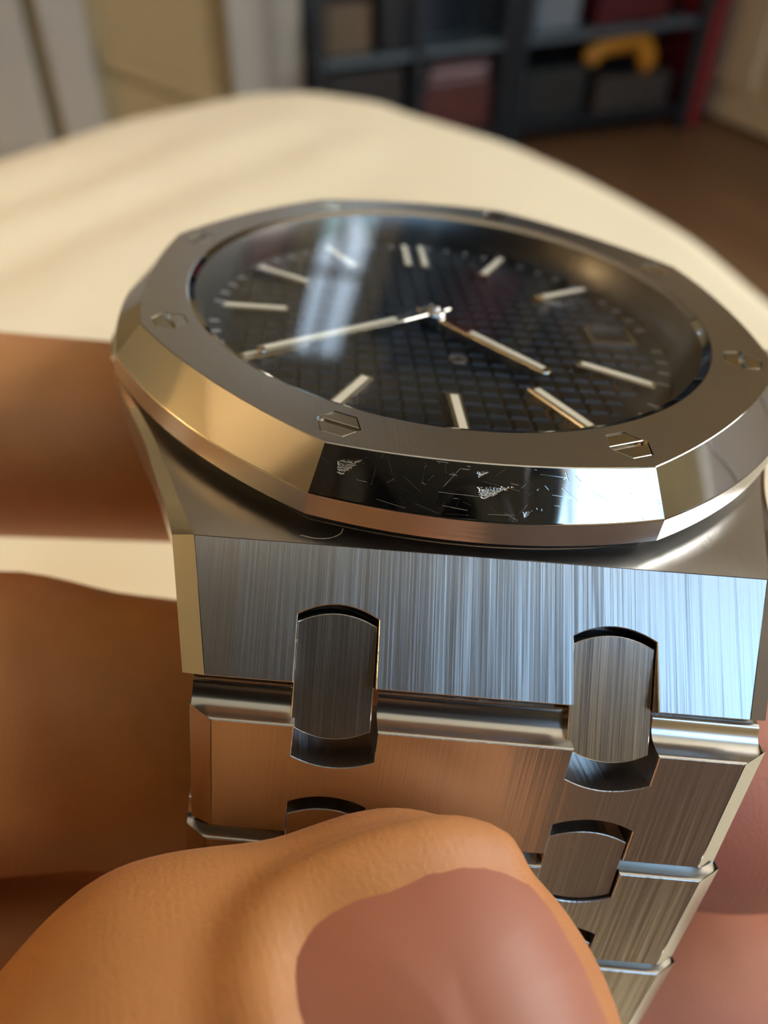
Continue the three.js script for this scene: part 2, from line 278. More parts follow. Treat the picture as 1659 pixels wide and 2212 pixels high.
M.satin = std({ color: lin(...STEEL), metalness: 1, roughness: 0.28, anisotropy: 0.5, normalMap: brushFine, normalScale: new THREE.Vector2(0.08, 0.08) });
M.polished = std({ color: lin(...STEEL), metalness: 1, roughness: 0.05 });
M.polishedScuffed = std({ color: lin(...STEEL), metalness: 1, roughness: 0.16, roughnessMap: scuff });
M.rolled = std({ color: lin(...STEEL), metalness: 1, roughness: 0.22 });
M.rubber = std({ color: lin(0.02, 0.02, 0.021), roughness: 0.6 });
M.goldSteel = std({ color: lin(0.66, 0.63, 0.56), metalness: 1, roughness: 0.14 });
M.lume = std({ color: lin(0.72, 0.66, 0.5), roughness: 0.55 });
M.dial = std({ color: lin(0.016, 0.017, 0.019), metalness: 0.7, roughness: 0.38 });
M.dialPrint = std({ color: lin(0.5, 0.5, 0.48), roughness: 0.5 });
M.flange = std({ color: lin(0.12, 0.115, 0.11), metalness: 1, roughness: 0.3 });
M.sapphire = std({ color: 0xffffff, transmission: 1, roughness: 0, thickness: 0, ior: 1.77 });

// ------------------------------------------------------------------ watch, built in millimetres: x towards three, y out of the dial, z towards six
const watch = top('wristwatch', 'steel octagonal wristwatch with dark waffle dial, held between fingers', 'watch');
watch.matrixAutoUpdate = true;
watch.position.set(0.0125473, -0.0200023, -0.0414779).add(EYE);
watch.quaternion.setFromRotationMatrix(new THREE.Matrix4().makeBasis(new THREE.Vector3(0.980438, -0.136698, 0.141618), new THREE.Vector3(0.138475, 0.990362, -0.002729), new THREE.Vector3(-0.13988, 0.022286, 0.989918)));
const watchX = new THREE.Vector3(0.980438, -0.136698, 0.141618);
{
  const S = Math.sin(22.5 * D), C = Math.cos(22.5 * D);
  // one side of the softly bowed octagon: s from -1 to 1, outward a at the middle, corners at radius R
  const side = (m, s, R, a, y) => { const lat = s * R * S, out = a - (a - R * C) * s * s, an = m * 45 * D; return [out * Math.sin(an) + lat * Math.cos(an), y, out * Math.cos(an) - lat * Math.sin(an)]; };
  const NS = 24, ss = Array.from({ length: NS + 1 }, (_, i) => -1 + 2 * i / NS);
  // ---- bezel: top face with a round opening and eight hexagonal screw wells
  const TOPR = 18.62, TOPA = 17.9, Y0 = 0;
  const shape = new THREE.Shape();
  for (let m = 0; m < 8; m++) for (const s of ss.slice(0, -1)) { const p = side(m, s, TOPR, TOPA, 0); if (m === 0 && s === -1) shape.moveTo(p[0], p[2]); else shape.lineTo(p[0], p[2]); }
  shape.closePath();
  const hole = new THREE.Path(); hole.absarc(0, 0, 15.5, 0, Math.PI * 2, true); shape.holes.push(hole);
  const RS = 17.0, HEX = 1.08, screwAt = Array.from({ length: 8 }, (_, k) => (22.5 + 45 * k) * D);
  const hexPts = (an, r) => Array.from({ length: 6 }, (_, i) => { const b = i * 60 * D, lx = Math.cos(b) * r, ly = Math.sin(b) * r; return [RS * Math.sin(an) + lx * Math.cos(an) + ly * Math.sin(an), RS * Math.cos(an) - lx * Math.sin(an) + ly * Math.cos(an)]; });
  for (const an of screwAt) { const h = new THREE.Path(); hexPts(an, HEX).forEach(([x, z], i) => (i ? h.lineTo(x, z) : h.moveTo(x, z))); h.closePath(); shape.holes.push(h); }
  const topFace = new THREE.ShapeGeometry(shape, 96);
  { const p = topFace.attributes.position, n = topFace.attributes.normal, u = topFace.attributes.uv; for (let i = 0; i < p.count; i++) { const x = p.getX(i), z = p.getY(i); p.setXYZ(i, x, Y0, z); n.setXYZ(i, 0, 1, 0); u.setXY(i, x, z); } const a = topFace.index.array; for (let i = 0; i < a.length; i += 3) { const t = a[i]; a[i] = a[i + 1]; a[i + 1] = t; } }
  const bezel = mmPart('bezel', topFace, M.brushedTop, watch, 'octagonal steel bezel with brushed top');
  // wells
  for (const an of screwAt) {
    const a = hexPts(an, HEX), rows = [[], []];
    for (let i = 0; i <= 6; i++) { const q = a[i % 6]; rows[0].push([q[0], 0, q[1]]); rows[1].push([q[0], -0.5, q[1]]); }
    const g = sheet(rows).toNonIndexed(); g.computeVertexNormals(); mmPart('screw_well', g, M.satin, bezel);
  }
  // facets: rounded arris, polished bevel, arris, brushed flank
  const bevelN = (m, s) => { const h = 0.02, p0 = side(m, s - h, 19.38, 18.83, -0.9), p1 = side(m, s + h, 19.38, 18.83, -0.9), a = side(m, s, 18.7, 17.97, -0.06), b = side(m, s, 20.12, 19.64, -1.76), t = new THREE.Vector3(p1[0] - p0[0], 0, p1[2] - p0[2]), d = new THREE.Vector3(b[0] - a[0], b[1] - a[1], b[2] - a[2]); const n = d.cross(t).normalize(); if (n.y < 0) n.negate(); return n; };
  const flankN = (m, s) => { const n = bevelN(m, s).clone(); n.y = 0.06; return n.normalize(); };
  // fine marks in the polished facet that looks to six: dents and hairlines
  const W = 1024, H = 256, hgt = new Float32Array(W * H).fill(0.5);
  const dent = (x, v, rx, rv, d) => { const cx = (x + 7.7) / 15.4 * W, cv = v / 2.48 * H, kx = W / 15.4, kv = H / 2.48; for (let j = 0; j < H; j++) for (let i = 0; i < W; i++) { const a = (i - cx) / (rx * kx), b = (j - cv) / (rv * kv), tri = Math.max(Math.abs(a + 0.35 * b) * 1.1 + b * 0.6, -b - 0.2 * a) + 0.7 * (vnoise(i / 5, j / 5, 997, 997, 9) - 0.5); if (tri < 1) hgt[j * W + i] -= d * (0.35 + 0.65 * (1 - Math.max(0, tri))) * (0.7 + 0.6 * hash(i >> 1, j >> 1, 4)); } };
  dent(-6.25, 0.95, 0.3, 0.3, 0.5); dent(-0.1, 1.22, 0.42, 0.2, 0.45); dent(-0.45, 0.42, 0.16, 0.1, 0.3); dent(1.5, 2.1, 0.1, 0.1, 0.2);
  for (let k = 0; k < 90; k++) { const x0 = rnd() * W, y0 = rnd() * H, an = (rnd() - 0.5) * 2.6 + 1.2, L = 8 + rnd() * rnd() * 120, d = 0.012 + rnd() * 0.035; for (let s = 0; s < L; s++) { const i = Math.floor(x0 + Math.cos(an) * s), j = Math.floor(y0 + Math.sin(an) * s); if (i >= 0 && j >= 0 && i < W && j < H) hgt[j * W + i] -= d; } }
  const marks = tex(W, H, (x, y) => { const v = hgt[y * W + x]; return [v, v, v]; }); marks.repeat.set(1 / 15.4, 1 / 2.48); marks.offset.set(0.5, 0);
  M.facetMarked = std({ color: lin(...STEEL), metalness: 1, roughness: 0.055, bumpMap: marks, bumpScale: 0.00005 });
  for (let m = 0; m < 8; m++) {
    const up = new THREE.Vector3(0, 1, 0), mixN = (a, b, t) => a.clone().lerp(b, t).normalize().toArray();
    const edgeRow = (R, a, y) => ss.map((s) => side(m, s, R, a, y));
    const g1 = faceUp(sheet([edgeRow(18.62, 17.9, 0), edgeRow(18.655, 17.935, -0.012), edgeRow(18.69, 17.97, -0.05)], (p) => [p[0], p[2]], (i, j) => mixN(up, bevelN(m, ss[j]), i / 2)), outwards);
    mmPart('arris', g1, M.polished, bezel);
    const rows = []; for (let i = 0; i <= 6; i++) { const t = i / 6; rows.push(edgeRow(lerp(18.69, 20.11, t), lerp(17.97, 19.63, t), lerp(-0.05, -1.76, t))); }
    mmPart('facet', faceUp(sheet(rows, (p, i, j) => [ss[j] * lerp(18.69, 20.11, i / 6) * S, i / 6 * 2.48]), outwards), m === 0 ? M.facetMarked : M.polished, bezel, m === 0 ? 'polished facet with small dents' : undefined);
    mmPart('arris', faceUp(sheet([edgeRow(20.11, 19.63, -1.76), edgeRow(20.145, 19.67, -1.81), edgeRow(20.15, 19.68, -1.86)], (p) => [p[0], p[2]], (i, j) => mixN(bevelN(m, ss[j]), flankN(m, ss[j]), i / 2)), outwards), M.polished, bezel);
    mmPart('flank', faceUp(sheet([edgeRow(20.15, 19.68, -1.86), edgeRow(20.25, 19.78, -2.93)], (p, i, j) => [p[1], ss[j] * 7.7]), outwards), M.satin, bezel);
    mmPart('underside', faceUp(sheet([edgeRow(20.25, 19.78, -2.93), edgeRow(18.4, 17.9, -2.95)]), () => [0, -1, 0]), M.satin, bezel);
    mmPart('gasket', faceUp(sheet([edgeRow(19.55, 19.05, -2.9), edgeRow(19.55, 19.05, -3.75)]), outwards), M.rubber, watch, m ? undefined : 'thin black gasket under the bezel');
  }
  // polished inner edge and the flange below the crystal
  const ringRow = (r, y, n = 160) => Array.from({ length: n + 1 }, (_, i) => [r * Math.sin(i / n * 2 * Math.PI), y, r * Math.cos(i / n * 2 * Math.PI)]);
  const inwards = (x, y, z) => { const r = Math.hypot(x, z) || 1; return [-x / r, 0.3, -z / r]; };
  mmPart('inner_edge', faceUp(sheet([ringRow(15.5, 0), ringRow(15.47, -0.006), ringRow(15.43, -0.022), ringRow(15.06, -0.21)]), inwards), M.polished, bezel);
  mmPart('flange', faceUp(sheet([ringRow(15.06, -0.21), ringRow(14.55, -1.3), ringRow(14.4, -2.28)]), inwards), M.flange, watch, 'dark bevelled ring around the dial');
  const cr = new THREE.CircleGeometry(15.09, 128); cr.rotateX(-Math.PI / 2); cr.translate(0, -0.22, 0);
  mmPart('crystal', cr, M.sapphire, watch, 'clear flat crystal');
  // a smear and a wisp of lint
  const smear = [0.5, 0.36, 0.2].map((r, i) => { const g = new THREE.TorusGeometry(r, 0.016, 6, 40, 5.2 + i * 0.3); g.rotateX(-Math.PI / 2); g.rotateY(i * 2); g.translate(0.05, -0.2, 8.35); return g; });
  mmPart('smear', merge(smear), std({ color: lin(0.3, 0.25, 0.19), roughness: 0.9, transparent: true, opacity: 0.5 }), watch, 'small round smear on the crystal');
  const fibre = new THREE.TubeGeometry(new THREE.CatmullRomCurve3([[-7.9, -3.35, 19.7], [-7.2, -3.25, 19.95], [-6.6, -3.1, 20.0], [-6.2, -2.75, 20.05], [-6.15, -2.45, 20.08]].map((p) => new THREE.Vector3(...p))), 24, 0.018, 5);
  mmPart('lint', fibre, std({ color: lin(0.5, 0.46, 0.42), roughness: 0.9 }), watch);
  // ---- screws
  for (const an of screwAt) {
    const hexShape = (r) => { const s = new THREE.Shape(); for (let i = 0; i < 6; i++) { const b = i * 60 * D; i ? s.lineTo(Math.cos(b) * r, Math.sin(b) * r) : s.moveTo(Math.cos(b) * r, Math.sin(b) * r); } s.closePath(); return s; };
    // two halves beside the slot
    const half = (sg) => { const r = 1.04, w = 0.13, s = new THREE.Shape(), xi = r - w / Math.tan(60 * D); s.moveTo(-xi, sg * w); s.lineTo(xi, sg * w); s.lineTo(r * 0.5, sg * r * Math.sin(60 * D)); s.lineTo(-r * 0.5, sg * r * Math.sin(60 * D)); s.closePath(); const g = new THREE.ExtrudeGeometry(s, { depth: 0.25, bevelEnabled: true, bevelThickness: 0.05, bevelSize: 0.05, bevelOffset: -0.05, bevelSegments: 2 }); return g; };
    const base = new THREE.ExtrudeGeometry(hexShape(1.05), { depth: 0.2, bevelEnabled: false });
    const place = (g, y) => { g.rotateX(-Math.PI / 2); g.translate(0, y, 0); g.rotateY(an); g.translate(RS * Math.sin(an), 0, RS * Math.cos(an)); return g; };
    const h1 = half(1), h2 = half(-1);
    const s = mmPart('screw', place(merge(h1, h2), -0.33), M.goldSteel, watch, 'polished hexagonal screw with a slot');
    mmPart('slot', place(base, -0.48), M.goldSteel, s);
  }
  // ---- dial
  const dialY = -2.3;
  const dg = new THREE.RingGeometry(0.01, 14.5, 128, 1); dg.rotateX(-Math.PI / 2); dg.translate(0, dialY, 0);
  const dial = mmPart('dial', dg, M.dial, watch, 'dark waffle patterned dial');
  const P = 1.12, fr = []; // small truncated pyramids
  const frustum = (cx, cz, b, t, h) => {
    const q = [[-b, 0, -b], [b, 0, -b], [b, 0, b], [-b, 0, b]], r = [[-t, h, -t], [t, h, -t], [t, h, t], [-t, h, t]], f = [[r[0], r[3], r[2]], [r[0], r[2], r[1]]];
    for (let i = 0; i < 4; i++) { const j = (i + 1) % 4; f.push([q[i], r[i], r[j]], [q[i], r[j], q[j]]); }
    for (const tri of f) for (const v of tri) fr.push(cx + v[0], dialY + v[1], cz + v[2]);
  };
  for (let i = -13; i <= 13; i++) for (let k = -13; k <= 13; k++) { const x = i * P, z = k * P; if (Math.hypot(Math.abs(x) + 0.4, Math.abs(z) + 0.4) < 13.3 && !(x > 9.2 && Math.abs(z) < 1.5)) frustum(x, z, 0.5, 0.38, 0.14); }
  const fg = new THREE.BufferGeometry(); fg.setAttribute('position', new THREE.Float32BufferAttribute(fr, 3)); fg.setAttribute('uv', new THREE.Float32BufferAttribute(new Float32Array(fr.length / 3 * 2), 2)); fg.computeVertexNormals();
  const waffle = mmPart('waffle_relief', fg, M.dial, dial, 'raised squares of the dial'); waffle.userData.kind = 'stuff';
  for (let k = 0; k < 60; k++) { if (k % 5 === 0) continue; const g = new THREE.BoxGeometry(0.14, 0.02, 0.62); g.translate(0, dialY + 0.02, 13.85); g.rotateY(k * 6 * D); mmPart('minute_mark', g, M.dialPrint, dial); }
  const baton = (w, len, h) => { const s = new THREE.Shape(); s.moveTo(-w / 2, -len / 2); s.lineTo(w / 2, -len / 2); s.lineTo(w / 2, len / 2); s.lineTo(-w / 2, len / 2); s.closePath(); const g = new THREE.ExtrudeGeometry(s, { depth: h, bevelEnabled: true, bevelThickness: 0.1, bevelSize: 0.1, bevelOffset: -0.1, bevelSegments: 2 }); g.rotateX(-Math.PI / 2); return g; };
  const marker = (an, x, r0, r1, w) => {
    const g = baton(w, r1 - r0, 0.42); g.translate(x, dialY, (r0 + r1) / 2); g.rotateY(an * D);
    const m = mmPart('hour_marker', g, M.goldSteel, watch, 'polished baton with pale inlay');
    const l = bx(-w / 2 + 0.2, w / 2 - 0.2, 0, 0.03, -(r1 - r0) / 2 + 0.25, (r1 - r0) / 2 - 0.25); l.translate(x, dialY + 0.515, (r0 + r1) / 2); l.rotateY(an * D); mmPart('inlay', l, M.lume, m);
  };
  for (let k = 0; k < 12; k++) {
    const an = k * 30;                                            // 0 is six o'clock, 90 is three
    if (an === 180) { marker(180, -0.62, 8.7, 13.1, 0.75); marker(180, 0.62, 8.7, 13.1, 0.75); } else if (an !== 90) marker(an, 0, 9.1, 13.5, 0.82);
  }
  { // date aperture at three
    const fr2 = merge(bx(9.9, 10.1, 0, 0.2, -1.15, 1.15), bx(12.5, 12.7, 0, 0.2, -1.15, 1.15), bx(10.1, 12.5, 0, 0.2, -1.15, -0.95), bx(10.1, 12.5, 0, 0.2, 0.95, 1.15)); fr2.translate(0, dialY, 0);
    const d = mmPart('date_frame', fr2, M.goldSteel, watch, 'polished frame of the date window');
    const dd = bx(10.1, 12.5, 0.0, 0.03, -0.95, 0.95); dd.translate(0, dialY, 0); mmPart('date_disc', dd, M.dial, d);
  }
  // ---- hands
  const hand = (name, an, len, w, y, label) => {
    const s = new THREE.Shape(); s.moveTo(-w * 0.28, -1.2); s.lineTo(w * 0.28, -1.2); s.lineTo(w / 2, 2.6); s.lineTo(w / 2, len - 0.25); s.quadraticCurveTo(w / 2, len, 0, len); s.quadraticCurveTo(-w / 2, len, -w / 2, len - 0.25); s.lineTo(-w / 2, 2.6); s.closePath();
    const g = new THREE.ExtrudeGeometry(s, { depth: 0.06, bevelEnabled: true, bevelThickness: 0.07, bevelSize: 0.12, bevelOffset: -0.12, bevelSegments: 2 }); g.rotateX(Math.PI / 2); g.translate(0, y, 0); g.rotateY(an * D);
    const h = mmPart(name, g, M.goldSteel, watch, label);
    const l = bx(-w / 2 + 0.22, w / 2 - 0.22, 0, 0.03, 3.0, len - 0.45); l.translate(0, y + 0.075, 0); l.rotateY(an * D); mmPart('inlay', l, M.lume, h);
  };
  hand('hour_hand', 41, 8.7, 0.82, -1.55, 'short polished hand with pale inlay');
  hand('minute_hand', -57.5, 12.7, 0.78, -1.3, 'long polished hand with pale inlay');
  { const pts = [[0, 0.42], [0.28, 0.42], [0.36, 0.34], [0.36, 0.2], [0.62, 0.18], [0.78, 0.06], [0.8, -0.1], [0.8, -0.9], [0, -0.9]].map(([r, y]) => new THREE.Vector2(r, y)); const g = new THREE.LatheGeometry(pts.reverse(), 40); g.translate(0, -1.35, 0); mmPart('hand_hub', g, M.polished, watch); }

  // ---- case
  const q = (l) => new THREE.CatmullRomCurve3(l.map((p) => new THREE.Vector3(...p)), false, 'centripetal').getPoints(40).map((v) => v.toArray());
  const IN = q([[20.15, -3.35, 0], [20.0, -3.4, 2.2], [19.55, -3.5, 4.4], [18.75, -3.7, 6.8], [17.0, -3.85, 9.9], [15.8, -3.9, 12.2], [14.62, -3.9, 14.9], [13.53, -3.9, 17.5], [12.6, -3.89, 19.61]]);
  const OUT = q([[20.4, -3.7, 0], [20.25, -3.75, 2.2], [19.85, -3.9, 4.1], [19.05, -4.2, 6.3], [17.4, -4.35, 9.8], [16.3, -4.4, 12.1], [15.2, -4.4, 15.0], [14.35, -4.45, 17.1], [13.68, -4.4, 19.18]]);
  const LOW = q([[20.0, -7.4, 0], [19.8, -7.5, 2.2], [19.4, -7.6, 4.1], [18.6, -7.8, 6.3], [17.0, -8.1, 9.6], [15.9, -8.3, 11.8], [14.8, -8.5, 14.5], [14.0, -8.6, 16.5], [13.3, -8.7, 18.2]]);
  const FA = [12.6, -3.89, 19.61], FB = [11.58, -7.85, 24.13], FAo = [13.68, -4.4, 19.18], FBo = [12.6, -8.3, 23.74], LA = [13.3, -8.7, 18.2], LB = [12.3, -9.6, 22.4];
  const seg = (a, b, n) => Array.from({ length: n + 1 }, (_, i) => [0, 1, 2].map((k) => lerp(a[k], b[k], i / n)));
  const topRows = [], ringY = -3.74;
  const outer = [...seg([0, -3.89, 19.61], FA, 16), ...IN.slice(0, -1).reverse()];
  for (let i = 0; i <= 6; i++) topRows.push(outer.map((o) => { const an = Math.atan2(o[0], o[2]), r = 18.5, a = [r * Math.sin(an), ringY, r * Math.cos(an)], t = i / 6; return [lerp(a[0], o[0], t), lerp(a[1], o[1], t * t * 0.7 + t * 0.3), lerp(a[2], o[2], t)]; }));
  const quarter = { top: sheet(topRows, (p) => [p[0], p[2]]), chamfer: merge(sheet([IN, OUT]), sheet([seg(FA, FB, 8), seg(FAo, FBo, 8)])), flank: merge(sheet([OUT, LOW], (p) => [p[1], p[2]]), sheet([seg(FAo, FBo, 8), seg(LA, LB, 8)], (p) => [p[1], p[2]])), low: merge(sheet([LOW, LOW.map((p) => [p[0] * 0.7, -9.2, p[2] * 0.7])]), sheet([seg(LA, LB, 4), seg([0, LA[1], LA[2]], [0, LB[1], LB[2]], 4)]), sheet([seg(LB, [0, LB[1], LB[2]], 4), seg([FBo[0], FBo[1], FBo[2]], [0, FBo[1], FBo[2]], 4)])) };
  const reflected = (g, sx, sz) => { const k = g.clone(); k.scale(sx, 1, sz); if (sx * sz < 0) { if (k.index) { const a = k.index.array; for (let i = 0; i < a.length; i += 3) { const t = a[i]; a[i] = a[i + 1]; a[i + 1] = t; } } else for (const n of Object.keys(k.attributes)) { const at = k.attributes[n], w = at.itemSize, b = at.array; for (let i = 0; i < at.count; i += 3) for (let c = 0; c < w; c++) { const t = b[i * w + c]; b[i * w + c] = b[(i + 1) * w + c]; b[(i + 1) * w + c] = t; } } } return k; };
  const four = (g) => merge([[1, 1], [-1, 1], [1, -1], [-1, -1]].map(([a, b]) => reflected(g, a, b)));
  const fixN = (g) => { g.computeVertexNormals(); return g; };
  const caseTop = mmPart('case', four(faceUp(quarter.top, () => [0, 1, 0])), M.satin, watch, 'brushed steel case with tapering ends');
  for (const [a, b] of [[1, 1], [-1, 1], [1, -1], [-1, -1]]) { mmPart('case_chamfer', reflected(faceUp2(quarter.chamfer), a, b), M.polishedScuffed, caseTop, 'polished slanting edge of the case'); mmPart('case_flank', reflected(faceUp2(quarter.flank), a, b), M.satin, caseTop); }
  mmPart('case_underside', four(quarter.low), M.satin, caseTop);
  const back = new THREE.CylinderGeometry(14.2, 14.0, 1.2, 64); back.translate(0, -9.4, 0); mmPart('case_back', back, M.satin, caseTop);
  function faceUp2(g) { const p = g.attributes.position, n = g.attributes.normal; for (let i = 0; i < p.count; i += 3) { let s = 0; for (let k = 0; k < 3; k++) s += p.getX(i + k) * n.getX(i + k) + p.getZ(i + k) * n.getZ(i + k) * 0.5; if (s < 0) for (const nm of Object.keys(g.attributes)) { const at = g.attributes[nm], w = at.itemSize, b = at.array; for (let c = 0; c < w; c++) { const t = b[(i + 1) * w + c]; b[(i + 1) * w + c] = b[(i + 2) * w + c]; b[(i + 2) * w + c] = t; } } if (s < 0) for (let k = 0; k < 3; k++) n.setXYZ(i + k, -n.getX(i + k), -n.getY(i + k), -n.getZ(i + k)); } return g; }

  // ---- end faces with two notches each; plane basis x, v (down the slope), inward
  const planeAt = (p0, p1) => { const v = new THREE.Vector3(0, p1[0] - p0[0], p1[1] - p0[1]), L = v.length(); v.normalize(); const x = new THREE.Vector3(1, 0, 0), n = x.clone().cross(v); return { L, m: new THREE.Matrix4().makeBasis(x, v, n).setPosition(0, p0[0], p0[1]) }; };
  const arcTo = (s, xa, xb, ya, yapex) => { const n = 12; for (let i = 1; i <= n; i++) { const t = i / n, k = 4 * t * (1 - t); s.lineTo(lerp(xa, xb, t), ya + (yapex - ya) * k); } };
  const NX0 = 4.2, NX1 = 7.75;
  const plate = (s, depth, z = 0) => { const g = new THREE.ExtrudeGeometry(s, { depth, bevelEnabled: true, bevelThickness: 0.035, bevelSize: 0.035, bevelOffset: -0.035, bevelSegments: 1 }); g.translate(0, 0, 0.035 + z); return g; };
  const face = planeAt([-3.89, 19.61], [-7.85, 24.13]);
  const fs = new THREE.Shape(); fs.moveTo(-12.6, 0); fs.lineTo(12.6, 0); fs.lineTo(11.58, 6.01); fs.lineTo(NX1, 6.01); fs.lineTo(NX1, 3.1); arcTo(fs, NX1, NX0, 3.1, 2.58); fs.lineTo(NX0, 6.01); fs.lineTo(-NX0, 6.01); fs.lineTo(-NX0, 3.1); arcTo(fs, -NX0, -NX1, 3.1, 2.58); fs.lineTo(-NX1, 6.01); fs.lineTo(-11.58, 6.01); fs.closePath();
  const faceG = plate(fs, 2.6).applyMatrix4(face.m);
  const ends = [new THREE.Matrix4(), new THREE.Matrix4().makeRotationY(Math.PI)];
  for (const e of ends) mmPart('end_face', faceG.clone().applyMatrix4(e), M.brushed, caseTop, 'straight brushed end of the case with two notches');
  const notchBack = [-1, 1].map((k) => { const g = bx(k * 5.975 - 1.9, k * 5.975 + 1.9, 2.4, 6.0, 2.2, 2.6); return g.applyMatrix4(face.m); });
  for (const e of ends) for (const g of notchBack) mmPart('notch', g.clone().applyMatrix4(e), M.satin, caseTop);
  // ---- crown
  { const g = new THREE.CylinderGeometry(3.0, 3.3, 3.2, 8); g.rotateZ(-Math.PI / 2); g.translate(22.4, -5.6, 0); mmPart('crown', g, M.satin, watch, 'octagonal winding crown'); const g2 = bx(19.5, 21.6, -7.6, -3.8, -4.4, 4.4); mmPart('crown_guard', g2, M.satin, watch); }

  // ---- bracelet
  const linkGeo = (hw) => { // front top edge at v = 0
    const L = 6.1, s = new THREE.Shape(); s.moveTo(-hw, 0); s.lineTo(-NX1 - 0.05, 0); s.lineTo(-NX1 - 0.05, 1.62); arcTo(s, -NX1 - 0.05, -NX0 + 0.05, 1.62, 2.1); s.lineTo(-NX0 + 0.05, 0); s.lineTo(NX0 - 0.05, 0); s.lineTo(NX0 - 0.05, 1.62); arcTo(s, NX0 - 0.05, NX1 + 0.05, 1.62, 2.1); s.lineTo(NX1 + 0.05, 0); s.lineTo(hw, 0); s.lineTo(hw - 0.25, L);
    s.lineTo(NX1, L); s.lineTo(NX1, 4.28); arcTo(s, NX1, NX0, 4.28, 3.82); s.lineTo(NX0, L); s.lineTo(-NX0, L); s.lineTo(-NX0, 4.28); arcTo(s, -NX0, -NX1, 4.28, 3.82); s.lineTo(-NX1, L); s.lineTo(-hw + 0.25, L); s.closePath();
    const front = plate(s, 2.0);
    // rounded shoulders above and below the front, between the notches
    const prof = (x0, x1, dn, e0, e1) => { // e0, e1: the end follows the link's chamfer
      const c = dn ? [[0, 0.02], [0.16, 0.2], [0.3, 0.6], [0.36, 1.2], [0.3, 2.3]] : [[0, 0.02], [-0.04, 0.08], [-0.09, 0.4], [-0.2, 0.72], [-0.42, 0.98], [-0.72, 1.14], [-1.02, 1.22], [-1.12, 1.4], [-1.12, 2.4]];
      const cv = new THREE.CatmullRomCurve3(c.map(([v, d]) => new THREE.Vector3(0, v, d)), false, 'centripetal').getPoints(20), rows = [[], []], grow = (d) => Math.min(0.95, d * 1.6);
      for (const p of cv) { rows[0].push([x0 - (e0 ? grow(p.z) : 0), p.y, p.z]); rows[1].push([x1 + (e1 ? grow(p.z) : 0), p.y, p.z]); }
      const cap = (r) => { const g = new THREE.BufferGeometry(), pos = [], n = r.length, q = [r[0][0], 0, 2.4]; for (let i = 0; i < n - 1; i++) pos.push(...r[i], ...r[i + 1], ...q); g.setAttribute('position', new THREE.Float32BufferAttribute(pos, 3)); g.setAttribute('uv', new THREE.Float32BufferAttribute(new Float32Array(pos.length / 3 * 2), 2)); g.computeVertexNormals(); return g; };
      return [faceUp(sheet(rows, (p) => [p[0], p[2]]), () => [0, dn ? 1 : -1, 0]), cap(rows[0]), cap(rows[1])];
    };
    const sh = [];
    for (const dn of [false, true]) { const e = hw - (dn ? 0.25 : 0); sh.push(...prof(-e, -NX1 - 0.02, dn, true, false), ...prof(-NX0 + 0.02, NX0 - 0.02, dn), ...prof(NX1 + 0.02, e, dn, false, true)); }
    sh.forEach((g, i) => { if (Math.floor(i / 3) >= 3) g.translate(0, L, 0); });
    const ch = [];
    for (const k of [-1, 1]) { ch.push(merge(sheet([[[k * hw, 0.02, 0], [k * (hw - 0.25), L, 0]], [[k * (hw + 1.0), -0.35, 0.5], [k * (hw + 0.72), L + 0.05, 0.5]]]), sheet([[[k * (hw + 1.0), -0.35, 0.5], [k * (hw + 0.72), L + 0.05, 0.5]], [[k * (hw + 0.9), -0.4, 2.4], [k * (hw + 0.65), L, 2.4]]]))); }
    const back = bx(-hw - 0.6, hw + 0.6, 1.0, L - 0.9, 1.9, 2.45), core = [-1, 1].flatMap((k) => [bx(k * 5.975 - 1.85, k * 5.975 + 1.85, 0.2, 2.4, 1.92, 2.05), bx(k * 5.975 - 1.85, k * 5.975 + 1.85, 3.6, L - 0.2, 1.92, 2.05)]);
    return { front, shoulder: merge(sh), chamfer: ch, back, core: merge(core) };
  };
  const LG = linkGeo(11.4);
  const addLink = (p0, p1, e, first, dx = 0.22) => {
    const pl = planeAt(p0, p1), m = e.clone().multiply(new THREE.Matrix4().makeTranslation(dx, 0, 0)).multiply(pl.m), put = (g) => g.clone().applyMatrix4(m);
    const link = mmPart('bracelet_link', put(LG.front), M.link, watch, first ? 'brushed bracelet link next to the case' : undefined);
    mmPart('shoulder', put(LG.shoulder), M.rolled, link); for (const c of LG.chamfer) mmPart('link_chamfer', put(c), M.polishedScuffed, link); mmPart('link_back', put(LG.back), M.satin, link); mmPart('notch', put(LG.core), M.satin, link);
    return pl;
  };
  const studShape = (v0, v1) => { const w = 1.74, s = new THREE.Shape(); s.moveTo(w, v1); arcTo(s, w, -w, v1, v1 + 0.46); s.lineTo(-w, v0); arcTo(s, -w, w, v0, v0 - 0.46); s.closePath(); return plate(s, 1.5); };
  const stud = (m, e, v0, v1, z, dx, tilt = 0) => { for (const k of [-1, 1]) { const g = studShape(v0, v1); g.translate(0, -v0, 0); g.rotateX(tilt); g.translate(k * 5.975 + dx, v0, z); g.applyMatrix4(m); mmPart('connecting_stud', g.applyMatrix4(e), M.brushed, watch, 'small brushed piece joining two links'); } };
